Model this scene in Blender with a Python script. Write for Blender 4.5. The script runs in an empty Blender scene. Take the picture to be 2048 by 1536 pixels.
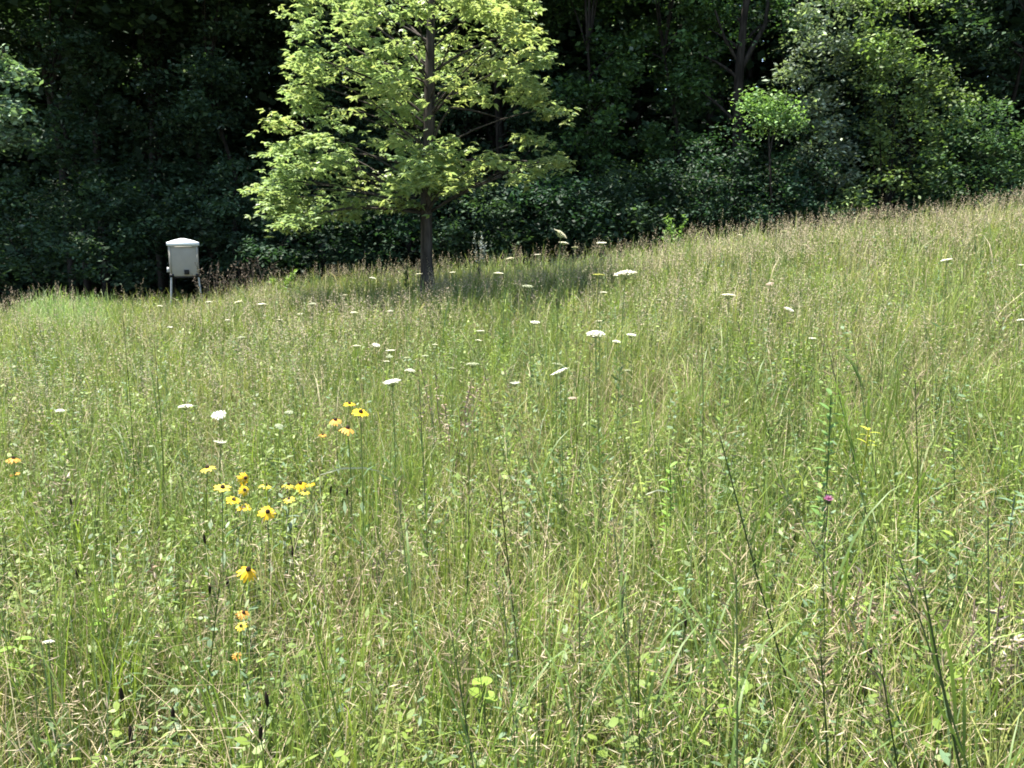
import bpy, math, random
import numpy as np
from mathutils import Vector, Matrix

S = bpy.context.scene
R = math.radians
# ------------------------------------------------------------------ camera, sky, sun, exposure
PITCH = R(9.5); FPX = 1600.0; EYE = 1.65
cam_d = bpy.data.cameras.new('camera'); cam = bpy.data.objects.new('camera', cam_d)
S.collection.objects.link(cam)
cam.location = (0, 0, EYE); cam.rotation_euler = (math.pi/2 - PITCH, 0, 0)
cam_d.sensor_width = 36; cam_d.lens = 36*FPX/2048; cam_d.clip_start = 0.05; cam_d.clip_end = 2000
S.camera = cam
SUN_EL, SUN_AZ = R(73), R(-75)          # azimuth measured from +Y towards +X
sd = Vector((math.sin(SUN_AZ)*math.cos(SUN_EL), math.cos(SUN_AZ)*math.cos(SUN_EL), math.sin(SUN_EL)))
W = bpy.data.worlds.new('World'); S.world = W; W.use_nodes = True
nt = W.node_tree; nt.nodes.clear()
sky = nt.nodes.new('ShaderNodeTexSky'); sky.sky_type = 'NISHITA'; sky.sun_disc = False
sky.sun_elevation = SUN_EL; sky.sun_rotation = SUN_AZ; sky.air_density = 1.0; sky.dust_density = 1.5
bg = nt.nodes.new('ShaderNodeBackground'); bg.inputs['Strength'].default_value = 0.10
wo = nt.nodes.new('ShaderNodeOutputWorld')
nt.links.new(sky.outputs[0], bg.inputs[0]); nt.links.new(bg.outputs[0], wo.inputs[0])
ld = bpy.data.lights.new('sun', 'SUN'); ld.energy = 5.0; ld.angle = R(0.55); ld.color = (1.0, 0.945, 0.83)
sun = bpy.data.objects.new('sun', ld); S.collection.objects.link(sun)
sun.rotation_euler = sd.to_track_quat('Z', 'Y').to_euler()
S.view_settings.view_transform = 'Standard'; S.view_settings.look = 'None'
S.view_settings.exposure = 1.92; S.view_settings.gamma = 1.0
S.render.engine = 'CYCLES'
S.cycles.max_bounces = 7; S.cycles.diffuse_bounces = 4; S.cycles.transmission_bounces = 4
S.cycles.glossy_bounces = 2; S.cycles.transparent_max_bounces = 4
S.render.filter_size = 1.5; S.cycles.filter_width = 1.8

rng = np.random.default_rng(7); random.seed(7)

# ------------------------------------------------------------------ terrain
PX = [-900, -250, 0, 40, 100, 200, 350, 430, 520, 620, 700, 850, 950, 1100, 1200, 1300, 1400, 1500, 1600, 1750, 1850, 1950, 2048, 2300, 2900]
PY = [640, 628, 616, 600, 592, 596, 598, 585, 566, 554, 548, 536, 526, 518, 508, 494, 476, 462, 451, 436, 422, 410, 400, 378, 340]
GH = 0.42
def tan_el(py):
    v = (768-np.asarray(py, float))/FPX
    return (-math.sin(PITCH)+v*math.cos(PITCH))/(math.cos(PITCH)+v*math.sin(PITCH))
def ycrest(px): return 18.5 + 1.2*np.sin(px/310.0) - 0.6*np.clip((500-px)/500, 0, 1)
def vnoise(x, y, f=1.0, seed=0):
    x = np.asarray(x, float)*f; y = np.asarray(y, float)*f
    xi = np.floor(x).astype(np.int64); yi = np.floor(y).astype(np.int64)
    fx = x-xi; fy = y-yi; fx = fx*fx*(3-2*fx); fy = fy*fy*(3-2*fy)
    def h(a, b):
        n = (a*374761393 + b*668265263 + seed*974711) & 0x7fffffff
        n = ((n ^ (n >> 13))*1274126177) & 0x7fffffff
        return ((n ^ (n >> 16)) & 0xffff)/65535.0
    return (h(xi, yi)*(1-fx)+h(xi+1, yi)*fx)*(1-fy)+(h(xi, yi+1)*(1-fx)+h(xi+1, yi+1)*fx)*fy
def fbm(x, y, f=1.0, seed=0):
    return (vnoise(x, y, f, seed)*.55+vnoise(x, y, f*2.1, seed+1)*.3+vnoise(x, y, f*4.3, seed+2)*.15)
def terrain(x, y):
    x = np.asarray(x, float); y = np.asarray(y, float)
    yy = np.maximum(y, 0.4)
    px = np.clip(1024+FPX*(x/yy)/math.cos(PITCH), -700, 2700)
    yc = ycrest(px)
    ze = EYE + tan_el(np.interp(px, PX, PY))*yc - GH
    s = np.where(y > 0, np.minimum(yy/yc, 1.0)**1.4, 0)*np.clip(y/0.4, 0, 1)
    z = ze*s
    d = np.maximum(y-yc, 0)
    z = z - 1.7*(1-np.exp(-(d/5.0)**1.3))
    z = z + np.clip(y-44, 0, 90)*0.30
    z = z + (fbm(x, y, 0.7, 5)-.5)*0.10*np.clip(y/4, 0, 1)
    return z
def tz(x, y): return float(terrain(x, y))
def ray(px, py):
    u = (px-1024)/FPX; v = (768-py)/FPX
    return Vector((u, math.cos(PITCH)+v*math.sin(PITCH), -math.sin(PITCH)+v*math.cos(PITCH)))
def at_y(px, py, Y):
    d = ray(px, py); k = Y/d.y
    return Vector((d.x*k, Y, EYE+d.z*k))
def at_h(px, py, h):
    Y = 1.0
    while Y < 18.5:
        p = at_y(px, py, Y)
        if p.z - tz(p.x, p.y) <= h: break
        Y += 0.05
    return at_y(px, py, Y)

# ------------------------------------------------------------------ materials
def newmat(name):
    m = bpy.data.materials.new(name); m.use_nodes = True; m.node_tree.nodes.clear(); return m, m.node_tree
def leafmat(name, trans=0.35, rough=0.5, spec=0.35, tboost=(1.25, 1.3, .75), noise=0.25):
    m, t = newmat(name); N = t.nodes.new; L = t.links.new
    a = N('ShaderNodeAttribute'); a.attribute_name = 'col'
    tc = N('ShaderNodeNewGeometry'); nz = N('ShaderNodeTexNoise'); nz.inputs['Scale'].default_value = 9; nz.inputs['Detail'].default_value = 3
    L(tc.outputs['Position'], nz.inputs['Vector'])
    mr = N('ShaderNodeMapRange'); mr.inputs['To Min'].default_value = 1-noise; mr.inputs['To Max'].default_value = 1+noise
    L(nz.outputs[0], mr.inputs[0])
    mul = N('ShaderNodeVectorMath'); mul.operation = 'SCALE'; L(a.outputs['Color'], mul.inputs[0]); L(mr.outputs[0], mul.inputs['Scale'])
    p = N('ShaderNodeBsdfPrincipled'); p.inputs['Roughness'].default_value = rough; p.inputs['Specular IOR Level'].default_value = spec
    L(mul.outputs[0], p.inputs['Base Color'])
    o = N('ShaderNodeOutputMaterial')
    if trans > 0:
        tb = N('ShaderNodeVectorMath'); tb.operation = 'MULTIPLY'; tb.inputs[1].default_value = tboost; L(mul.outputs[0], tb.inputs[0])
        tr = N('ShaderNodeBsdfTranslucent'); L(tb.outputs[0], tr.inputs[0])
        mx = N('ShaderNodeMixShader'); mx.inputs[0].default_value = trans
        L(p.outputs[0], mx.inputs[1]); L(tr.outputs[0], mx.inputs[2]); L(mx.outputs[0], o.inputs[0])
    else: L(p.outputs[0], o.inputs[0])
    return m
def plainmat(name, c1, c2, scale=8, rough=.6, bump=0.0, spec=.3, stretch=(1, 1, 1)):
    m, t = newmat(name); N = t.nodes.new; L = t.links.new
    tc = N('ShaderNodeTexCoord'); mp = N('ShaderNodeMapping'); mp.inputs['Scale'].default_value = stretch
    nz = N('ShaderNodeTexNoise'); nz.inputs['Scale'].default_value = scale; nz.inputs['Detail'].default_value = 6
    L(tc.outputs['Object'], mp.inputs[0]); L(mp.outputs[0], nz.inputs['Vector'])
    cr = N('ShaderNodeValToRGB'); cr.color_ramp.elements[0].color = (*c1, 1); cr.color_ramp.elements[1].color = (*c2, 1)
    cr.color_ramp.elements[0].position = .35; cr.color_ramp.elements[1].position = .65
    L(nz.outputs[0], cr.inputs[0])
    p = N('ShaderNodeBsdfPrincipled'); p.inputs['Roughness'].default_value = rough; p.inputs['Specular IOR Level'].default_value = spec
    L(cr.outputs[0], p.inputs['Base Color'])
    if bump:
        b = N('ShaderNodeBump'); b.inputs['Strength'].default_value = bump; b.inputs['Distance'].default_value = .02
        L(nz.outputs[0], b.inputs['Height']); L(b.outputs[0], p.inputs['Normal'])
    o = N('ShaderNodeOutputMaterial'); L(p.outputs[0], o.inputs[0]); return m
M = {}
M['grass'] = leafmat('meadow grass', .34, .5, .4)
M['herb'] = leafmat('herb leaf', .36, .5, .35)
M['tree_leaf'] = leafmat('young tree leaf', .45, .42, .4, (1.2, 1.2, .8), .15)
M['wood_leaf'] = leafmat('woodland leaf', .30, .6, .22, (1.2, 1.35, .6), .3)
M['petal'] = leafmat('petal', .35, .55, .2, (1.2, 1.05, .7), .08)
M['seed'] = leafmat('seed head', .2, .7, .15, (1.1, 1.1, 1), .2)
M['bark'] = plainmat('bark', (.022, .019, .016), (.075, .064, .055), 14, .9, .8, .1, (1, 1, .2))
M['dark_bark'] = plainmat('dark bark', (.012, .010, .008), (.035, .03, .025), 12, .9, .8, .1, (1, 1, .2))
M['soil'] = plainmat('meadow soil', (.035, .032, .016), (.09, .085, .035), 5, .95, .6, .1)
M['litter'] = plainmat('litter', (.02, .017, .01), (.05, .04, .02), 5, .95, .6, .1)
M['box'] = plainmat('grey feeder plastic', (.27, .252, .215), (.32, .30, .26), 3, .5, .05)
M['lid'] = plainmat('white feeder lid', (.68, .73, .78), (.78, .82, .86), 4, .35, .03)
M['steel'] = plainmat('galvanised leg', (.30, .32, .33), (.42, .44, .45), 20, .4, .05, .5)
M['black'] = plainmat('black fitting', (.006, .006, .007), (.012, .012, .013), 20, .5)
M['cone'] = plainmat('dark flower cone', (.012, .006, .004), (.05, .022, .012), 400, .8, .5)

# ------------------------------------------------------------------ mesh helpers
def mk(name, V, F, col=None, mat=None, parent=None, smooth=False):
    V = np.ascontiguousarray(V, dtype=np.float32).reshape(-1, 3); F = np.ascontiguousarray(F, dtype=np.int32).reshape(-1, 4)
    me = bpy.data.meshes.new(name)
    me.vertices.add(len(V)); me.vertices.foreach_set('co', V.ravel())
    me.loops.add(F.size); me.loops.foreach_set('vertex_index', F.ravel())
    me.polygons.add(len(F)); me.polygons.foreach_set('loop_start', np.arange(0, F.size, 4, dtype=np.int32))
    me.polygons.foreach_set('loop_total', np.full(len(F), 4, dtype=np.int32))
    if smooth: me.polygons.foreach_set('use_smooth', np.ones(len(F), dtype=bool))
    if col is not None:
        c = np.asarray(col, dtype=np.float32).reshape(-1, 3)
        if len(c) == 1: c = np.repeat(c, len(V), 0)
        a = me.attributes.new('col', 'FLOAT_COLOR', 'POINT')
        a.data.foreach_set('color', np.concatenate([c, np.ones((len(c), 1), np.float32)], 1).ravel())
    me.update(calc_edges=True)
    if mat: me.materials.append(mat)
    o = bpy.data.objects.new(name, me); S.collection.objects.link(o)
    if parent: o.parent = parent
    return o
class MB:
    def __init__(s): s.v = []; s.f = []; s.c = []; s.n = 0
    def add(s, V, F, C):
        V = np.asarray(V, float).reshape(-1, 3); C = np.asarray(C, float)
        if C.ndim == 1: C = np.repeat(C[None], len(V), 0)
        s.v.append(V); s.f.append(np.asarray(F).reshape(-1, 4)+s.n); s.c.append(C.reshape(-1, 3)); s.n += len(V)
    def tube(s, pts, rad, col, n=6):
        pts = [Vector(p) for p in pts]; m = len(pts); V = []; F = []
        for i, p in enumerate(pts):
            t = (pts[min(i+1, m-1)]-pts[max(i-1, 0)]).normalized()
            a = t.cross(Vector((0.3, 1, .1))).normalized(); b = t.cross(a)
            r = rad[i] if hasattr(rad, '__len__') else rad
            for k in range(n):
                an = 2*math.pi*k/n; V.append(p+a*(r*math.cos(an))+b*(r*math.sin(an)))
        for i in range(m-1):
            for k in range(n): F.append((i*n+k, i*n+(k+1) % n, (i+1)*n+(k+1) % n, (i+1)*n+k))
        s.add([tuple(v) for v in V], F, col)
    def box(s, c, d, col=(.2, .2, .2), top=1.0):
        x, y, z = c; a, b, h = d[0]/2, d[1]/2, d[2]/2
        V = [(x-a, y-b, z-h), (x+a, y-b, z-h), (x+a, y+b, z-h), (x-a, y+b, z-h)]+[(x+i*a*top, y+j*b*top, z+h) for i, j in ((-1, -1), (1, -1), (1, 1), (-1, 1))]
        s.add(V, [(0, 3, 2, 1), (4, 5, 6, 7), (0, 1, 5, 4), (1, 2, 6, 5), (2, 3, 7, 6), (3, 0, 4, 7)], col)
    def build(s, name, mat, parent=None, smooth=False):
        return mk(name, np.concatenate(s.v), np.concatenate(s.f), np.concatenate(s.c), mat, parent, smooth)
def blades(mb, P, H, Wd, az, lean, droop, col, segs=4, tipcol=None, flat=None):
    """curved tapering blades; every argument an array over blades"""
    n = len(P); dirv = np.stack([np.cos(az), np.sin(az)], 1)
    if flat is None: flat = az+np.pi/2+rng.normal(0, .7, n)
    side = np.stack([np.cos(flat), np.sin(flat)], 1)
    V = np.zeros((n, segs+1, 2, 3)); C = np.zeros((n, segs+1, 2, 3))
    for i in range(segs+1):
        s = i/segs
        off = (lean*s+droop*s*s*s*1.0)*H
        z = H*s - H*(np.maximum(droop, 0)*.55*s**4+.3*lean*lean*s)
        w = Wd*(1-s**1.8*.9)*(.7+.3*min(1, s*4))
        c = P+np.concatenate([dirv*off[:, None], z[:, None]], 1)
        for k, sg in ((0, -1), (1, 1)):
            V[:, i, k, :2] = c[:, :2]+side*(sg*w/2)[:, None]; V[:, i, k, 2] = c[:, 2]
            cc = col if tipcol is None else col*(1-s)+tipcol*s
            C[:, i, k] = cc
    b = np.arange(n)[:, None]*(segs+1)*2
    i = np.arange(segs)[None]*2
    F = np.stack([b+i, b+i+1, b+i+3, b+i+2], 2)
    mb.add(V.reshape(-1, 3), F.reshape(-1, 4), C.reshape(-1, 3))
def leaves(mb, C0, D, Sd, L, Wd, col, bend=0.12):
    """one pointed leaf each: base C0, direction D, side Sd"""
    D = D/np.linalg.norm(D, axis=1, keepdims=True)
    Sd = Sd-(Sd*D).sum(1, keepdims=True)*D; Sd = Sd/(np.linalg.norm(Sd, axis=1, keepdims=True)+1e-9)
    Nn = np.cross(D, Sd); L = L[:, None]; Wd = Wd[:, None]
    n = len(C0); V = np.zeros((n, 4, 3))
    V[:, 0] = C0; V[:, 1] = C0+D*L*.42+Sd*Wd*.5+Nn*L*bend
    V[:, 2] = C0+D*L; V[:, 3] = C0+D*L*.42-Sd*Wd*.5+Nn*L*bend
    F = np.arange(n)[:, None]*4+np.arange(4)[None]
    mb.add(V.reshape(-1, 3), F, np.repeat(col, 4, 0).reshape(-1, 3))
def leaves3(mb, C0, D, Sd, L, Wd, col, bend=0.25):
    """oval leaf of three faces, arching down"""
    D = D/np.linalg.norm(D, axis=1, keepdims=True); Sd = Sd-(Sd*D).sum(1, keepdims=True)*D; Sd = Sd/(np.linalg.norm(Sd, axis=1, keepdims=True)+1e-9)
    n = len(C0); V = np.zeros((n, 4, 2, 3)); L = L[:, None]; Wd = Wd[:, None]
    for i, (q, w) in enumerate(((0, .15), (.3, .95), (.68, .8), (1, .06))):
        c = C0+D*L*q; c[:, 2] -= (L[:, 0]*bend*q*q); V[:, i, 0] = c-Sd*Wd*w*.5; V[:, i, 1] = c+Sd*Wd*w*.5
    b = np.arange(n)[:, None]*8; i = np.arange(3)[None]*2; F = np.stack([b+i, b+i+1, b+i+3, b+i+2], 2)
    mb.add(V.reshape(-1, 3), F.reshape(-1, 4), np.repeat(col, 8, 0))
def rdir(n, zmin=-1, zmax=1):
    z = rng.uniform(zmin, zmax, n); a = rng.uniform(0, 2*np.pi, n); r = np.sqrt(1-z*z)
    return np.stack([r*np.cos(a), r*np.sin(a), z], 1)
def tag(o, label=None, cat=None, group=None, kind=None):
    if label: o['label'] = label
    if cat: o['category'] = cat
    if group: o['group'] = group
    if kind: o['kind'] = kind
    return o
def empty(name, loc, rz=0):
    o = bpy.data.objects.new(name, None); S.collection.objects.link(o); o.location = loc; o.rotation_euler = (0, 0, rz)
    o.empty_display_size = .1; return o
def mixc(a, b, t): return np.asarray(a)[None]*(1-t[:, None])+np.asarray(b)[None]*t[:, None]

# ------------------------------------------------------------------ ground
gx = np.concatenate([np.linspace(-260, -32, 30)[:-1], np.linspace(-32, 32, 220), np.linspace(32, 260, 30)[1:]])
gy = np.concatenate([np.linspace(-80, -2, 14)[:-1], np.linspace(-2, 34, 170), np.linspace(34, 300, 50)[1:]])
GX, GY = np.meshgrid(gx, gy); GZ = terrain(GX, GY)
nx, ny = len(gx), len(gy); I = np.arange(nx*ny).reshape(ny, nx)
F = np.stack([I[:-1, :-1], I[:-1, 1:], I[1:, 1:], I[1:, :-1]], 2).reshape(-1, 4)
gm = M['soil'].node_tree; gN = gm.nodes; pb = [n for n in gN if n.type == 'BSDF_PRINCIPLED'][0]; src = pb.inputs['Base Color'].links[0].from_socket
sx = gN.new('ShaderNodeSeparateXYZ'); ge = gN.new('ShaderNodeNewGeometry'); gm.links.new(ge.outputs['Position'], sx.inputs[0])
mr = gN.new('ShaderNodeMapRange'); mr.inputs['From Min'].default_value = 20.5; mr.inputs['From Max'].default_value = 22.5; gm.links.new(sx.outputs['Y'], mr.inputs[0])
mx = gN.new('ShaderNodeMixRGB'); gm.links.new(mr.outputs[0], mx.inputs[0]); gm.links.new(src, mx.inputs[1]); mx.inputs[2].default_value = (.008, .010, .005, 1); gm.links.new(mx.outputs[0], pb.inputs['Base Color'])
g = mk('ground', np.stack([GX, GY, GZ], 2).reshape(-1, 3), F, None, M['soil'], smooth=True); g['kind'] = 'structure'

# ------------------------------------------------------------------ meadow, as stuff
def scatter(y0, y1, dens, tmax=.86, seed_=0):
    """random points of the wedge in front of the camera, thinned by dens (per m2) at depth y"""
    n = int(dens*tmax*(y1*y1-y0*y0)); y = np.sqrt(rng.uniform(y0*y0, y1*y1, n)); x = rng.uniform(-tmax, tmax, n)*y
    return x, y
def ylimit(x, y, extra=2.5):
    px = np.clip(1024+FPX*(x/y)/math.cos(PITCH), -700, 2700)
    return y < ycrest(px)+extra
def pxof(x, y): return 1024+FPX*(x/np.maximum(y, .3))/math.cos(PITCH)
BANDS = [(0.9, 3.0, 2300), (3.0, 5.5, 1400), (5.5, 9.5, 800), (9.5, 21.5, 420)]
G1 = (.125, .17, .042); G2 = (.345, .365, .12); G3 = (.125, .18, .07); ST = (.42, .37, .23); BR = (.26, .21, .13); PK = (.43, .335, .255)
mb = MB()
for (a, b, d) in BANDS:
    x, y = scatter(a, b, d); k = ylimit(x, y); x, y = x[k], y[k]; n = len(x)
    z = terrain(x, y)
    pn = fbm(x, y, .9, 11); pn2 = fbm(x, y, 2.2, 21); px = pxof(x, y)
    cl = vnoise(x, y, 5.0, 77)*.6+vnoise(x, y, 11.0, 78)*.4; keep = rng.uniform(0, 1, n) < np.clip(.25+.5*pn2+1.6*(cl-.45), .12, 1); x, y, z, pn, pn2, px = [q[keep] for q in (x, y, z, pn, pn2, px)]; n = len(x)
    c = mixc(G1, G2, np.clip((pn-.3)*2+rng.normal(0, .28, n), 0, 1))
    t = rng.uniform(0, 1, n) < .22; c[t] = mixc(G3, (.09, .16, .075), rng.uniform(0, 1, t.sum()))
    dry = rng.uniform(0, 1, n) < .04+.18*np.clip((px-1100)/900, 0, 1)*(y > 7)+.18*np.clip(pn2-.45, 0, 1)*2; c[dry] = mixc(ST, BR, rng.uniform(0, .8, dry.sum()))
    mound = (y > 12.5)*np.exp(-((px-110)/110)**4)
    c = c*(1-.8*mound[:, None])+np.array((.24, .36, .13))*.8*mound[:, None]
    cr_ = (y > 15.3)*np.clip((px-880)/80, 0, 1)*np.clip((1600-px)/120, 0, 1); c = c*(1-.5*cr_[:, None])+np.array((.27, .36, .12))*.5*cr_[:, None]
    H = (rng.gamma(6, .075, n)*.75+.08)*(.75+.5*pn2); H = np.clip(H, .12, .82)*np.where(y < 5.5, .86, 1); wide = rng.uniform(0, 1, n) < .16; wf = np.where(wide, 2.1, 1.0)
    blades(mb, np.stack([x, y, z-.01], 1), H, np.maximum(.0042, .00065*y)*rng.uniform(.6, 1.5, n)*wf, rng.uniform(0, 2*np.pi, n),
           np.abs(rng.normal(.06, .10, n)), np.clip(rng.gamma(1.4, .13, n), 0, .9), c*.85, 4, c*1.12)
# upright tussocks of coarse blades
nt_ = 700; y = np.sqrt(rng.uniform(1.2, 15.0**2, nt_)); y = np.where(rng.uniform(0, 1, nt_) < .35, rng.uniform(1.6, 6, nt_), y); x = rng.uniform(-.8, .8, nt_)*y
for tx, ty in zip(x, y):
    if not ylimit(np.array(tx), np.array(ty), 0): continue
    n = int(rng.integers(14, 34)); ox = rng.normal(0, .035+.03*rng.uniform(), n); oy = rng.normal(0, .05, n)
    c = mixc((.055, .095, .028) if rng.uniform() < .4 else G1, (.24, .33, .06), np.clip(rng.normal(rng.uniform(.05, .8), .15, n), 0, 1))
    H = rng.uniform(.4, .78, n)*rng.uniform(.75, 1.1)
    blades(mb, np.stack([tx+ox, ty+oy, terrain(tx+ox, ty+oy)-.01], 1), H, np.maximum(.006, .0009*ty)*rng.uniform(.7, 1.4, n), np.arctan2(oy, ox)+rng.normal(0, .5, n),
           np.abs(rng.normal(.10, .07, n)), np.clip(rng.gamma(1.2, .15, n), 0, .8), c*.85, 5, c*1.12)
tag(mb.build('meadow_grass', M['grass']), 'long green and yellowing grass covering the whole sloping meadow', 'grass', kind='stuff')
print('grass verts', mb.n)

mb = MB()      # dry straw and thatch lying between the blades
for (a, b, d) in [(0.9, 3, 520), (3, 7, 260), (7, 20, 70)]:
    x, y = scatter(a, b, d); k = ylimit(x, y, 0); x, y = x[k], y[k]; n = len(x)
    c = mixc(ST, (.19, .14, .09), rng.uniform(0, 1, n))
    H = rng.uniform(.15, .5, n)
    blades(mb, np.stack([x, y, terrain(x, y)+rng.uniform(0, .2, n)], 1), H, np.maximum(.003, .0005*y)*rng.uniform(.6, 1.4, n),
           rng.uniform(0, 2*np.pi, n), rng.uniform(.3, 1.3, n), rng.uniform(0, .5, n), c, 3)
tag(mb.build('dry_straw', M['seed']), 'pale dry straw tangled low among the living grass', 'straw', kind='stuff')

mb = MB()      # thin culms with airy panicles: the pinkish brown veil over the meadow
for (a, b, d) in [(0.9, 3.2, 60), (3.2, 6.5, 60), (6.5, 11, 56), (11, 21, 50)]:
    x, y = scatter(a, b, d); k = ylimit(x, y, 1.0); x, y = x[k], y[k]
    pn = fbm(x, y, .45, 41); px = pxof(x, y)
    bias = .25+.8*np.clip((px-1100)/900, 0, 1)*(y > 7)+.25*(y > 10)-.15*(px < 500)
    k = rng.uniform(0, 1, len(x)) < np.clip((pn-.36)*3.2, .06, 1)*(.5+bias)
    k &= ~((y > 12.5)*(np.abs(px-110) < 120) & (rng.uniform(0, 1, len(x)) < .8))
    k &= ~((y > 15.3) & (px > 900) & (px < 1560) & (rng.uniform(0, 1, len(x)) < .7))
    x, y = x[k], y[k]; n = len(x)
    H = rng.normal(.66, .11, n); H = np.clip(H, .35, .98); az = rng.uniform(0, 2*np.pi, n); lean = np.abs(rng.normal(0, .12, n))
    P = np.stack([x, y, terrain(x, y)], 1); c = mixc((.03, .05, .018), (.15, .17, .075), rng.uniform(0, 1, n)**1.4)
    wd = np.maximum(.0034, .00055*y)
    blades(mb, P, H, wd, az, lean, np.full(n, .04), c, 3)
    K = 18
    f = np.tile(np.linspace(.68, 1.0, K), n); rep = np.repeat(np.arange(n), K)
    dirv = np.stack([np.cos(az), np.sin(az)], 1)[rep]
    off = (lean[rep]*f+.04*f**3)*H[rep]
    C0 = P[rep].copy(); C0[:, :2] += dirv*off[:, None]; C0[:, 2] += H[rep]*f-H[rep]*.3*lean[rep]**2*f
    D = rdir(n*K, -.1, .9); r = (1.03-f)*.22*rng.uniform(.3, 1, n*K)
    C0 = C0+D*(r*.55)[:, None]
    cc = mixc(PK, (.42, .40, .25), np.clip(rng.normal(.35, .3, n*K), 0, 1))
    wy = y[rep]
    leaves(mb, C0, D, rdir(n*K), r*.5+.012, np.maximum(.0022, .00055*wy)*rng.uniform(.7, 1.5, n*K), cc, .02)
tag(mb.build('seed_grass', M['seed']), 'airy pinkish brown seed heads of thin grass standing above the meadow', 'grass', kind='stuff')
print('panicles', mb.n)

mb = MB()      # small leafy herbs between the grasses
for (a, b, d) in [(0.9, 3.2, 290), (3.2, 6.5, 220), (6.5, 11, 130), (11, 19, 50)]:
    x, y = scatter(a, b, d); k = ylimit(x, y, 0); x, y = x[k], y[k]
    pn = fbm(x, y, 1.3, 61); k = rng.uniform(0, 1, len(x)) < np.clip((pn-.3)*3, .05, 1); x, y, pn = x[k], y[k], pn[k]; n = len(x)
    H = rng.uniform(.15, .58, n); P = np.stack([x, y, terrain(x, y)], 1); az = rng.uniform(0, 2*np.pi, n)
    base = mixc((.07, .12, .03), (.20, .27, .05), np.clip(rng.normal(.45, .3, n), 0, 1))
    t = rng.uniform(0, 1, n) < .14; base[t] = (.12, .19, .10)
    lean = np.abs(rng.normal(0, .15, n))
    blades(mb, P, H, np.full(n, .004), az, lean, np.zeros(n), base*.8, 2)
    K = 15; rep = np.repeat(np.arange(n), K); f = np.tile(np.linspace(.2, 1, K), n)
    dirv = np.stack([np.cos(az), np.sin(az)], 1)[rep]
    C0 = P[rep].copy(); C0[:, :2] += dirv*(lean[rep]*f*H[rep])[:, None]; C0[:, 2] += H[rep]*f*(1-.3*lean[rep]**2)
    an = np.tile(np.arange(K)*2.4, n)+az[rep]+rng.normal(0, .3, n*K)
    D = np.stack([np.cos(an), np.sin(an), rng.uniform(-.2, .9, n*K)], 1)
    Sd = np.stack([-np.sin(an), np.cos(an), rng.normal(0, .3, n*K)], 1)
    sz = rng.uniform(.6, 1.5, n)[rep]; slim = rng.uniform(.2, .55, n)[rep]
    L = sz*rng.uniform(.018, .040, n*K)*(1.2-.5*f)*(1+y[rep]*.05)
    leaves3(mb, C0, D, Sd, L, L*slim, base[rep]*rng.uniform(.8, 1.2, n*K)[:, None], .1)
tag(mb.build('low_herbs', M['herb']), 'small leafy green weeds growing low among the grass', 'weeds', kind='stuff')
print('herbs', mb.n)

# ------------------------------------------------------------------ individual plants of the meadow
def root_of(head, lean=None):
    dx, dy = lean if lean else (random.uniform(-.06, .06), random.uniform(-.06, .06))
    x, y = head.x+dx, head.y+dy
    return Vector((x, y, tz(x, y)-.02))
def curve(a, b, n=6, bow=.03):
    pts = []; o = Vector((random.uniform(-1, 1), random.uniform(-1, 1), 0))*bow
    for i in range(n+1):
        s = i/n; p = a.lerp(b, s)+o*math.sin(math.pi*s); pts.append(p)
    return pts
def solve(px, py, size, dia, hmin=.45, hmax=1.3):
    Y = FPX*dia/size; Y = min(Y, 17.5)
    p = at_y(px, py, Y); h = p.z-tz(p.x, p.y)
    if h < hmin: p = at_h(px, py, hmin+.08)
    if h > hmax and py > 535:
        p = at_h(px, py, hmax)
    return p
# umbel heads, three shapes, shared
def umbel_mesh(seed, cup=0.0, col=(.80, .82, .74)):
    random.seed(seed); mbx = MB(); n = 46
    for i in range(n):
        r = math.sqrt((i+.5)/n)*.5; a = i*2.39996+random.uniform(-.2, .2)
        cx, cy = r*math.cos(a), r*math.sin(a); cz = (.10*(1-(r*2)**2)+cup*(r*2)**2)+random.uniform(-.02, .02)
        rr = random.uniform(.055, .085)
        for q in range(9):
            b = q*2.4; s = rr*math.sqrt(q/9); c0 = Vector((cx+s*math.cos(b), cy+s*math.sin(b), cz+.03*(1-q/9)))
            w = .026; th = random.uniform(0, 3); V = [(c0.x+w*math.cos(th+k*math.pi/2), c0.y+w*math.sin(th+k*math.pi/2), c0.z+random.uniform(-.012, .012)) for k in range(4)]
            mbx.add(V, [(0, 1, 2, 3)], np.array(col)*random.uniform(.88, 1.08))
        mbx.tube([(0, 0, -.28), (cx*.6, cy*.6, cz*.5-.14), (cx, cy, cz-.01)], .006, (.15, .2, .08), 3)
    o = mbx.build('flower_head', M['petal']); me = o.data; bpy.data.objects.remove(o); return me
UM = {'white': [umbel_mesh(1), umbel_mesh(2, .05), umbel_mesh(3, -.04)], 'pale': [umbel_mesh(4, 0, (.42, .47, .34))],
      'green': [umbel_mesh(5, .05, (.42, .46, .12))], 'pink': [umbel_mesh(6, .02, (.55, .43, .38))], 'cup': [umbel_mesh(7, .22, (.62, .66, .58))]}
LG = "Queen Anne's lace in the meadow"
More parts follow.
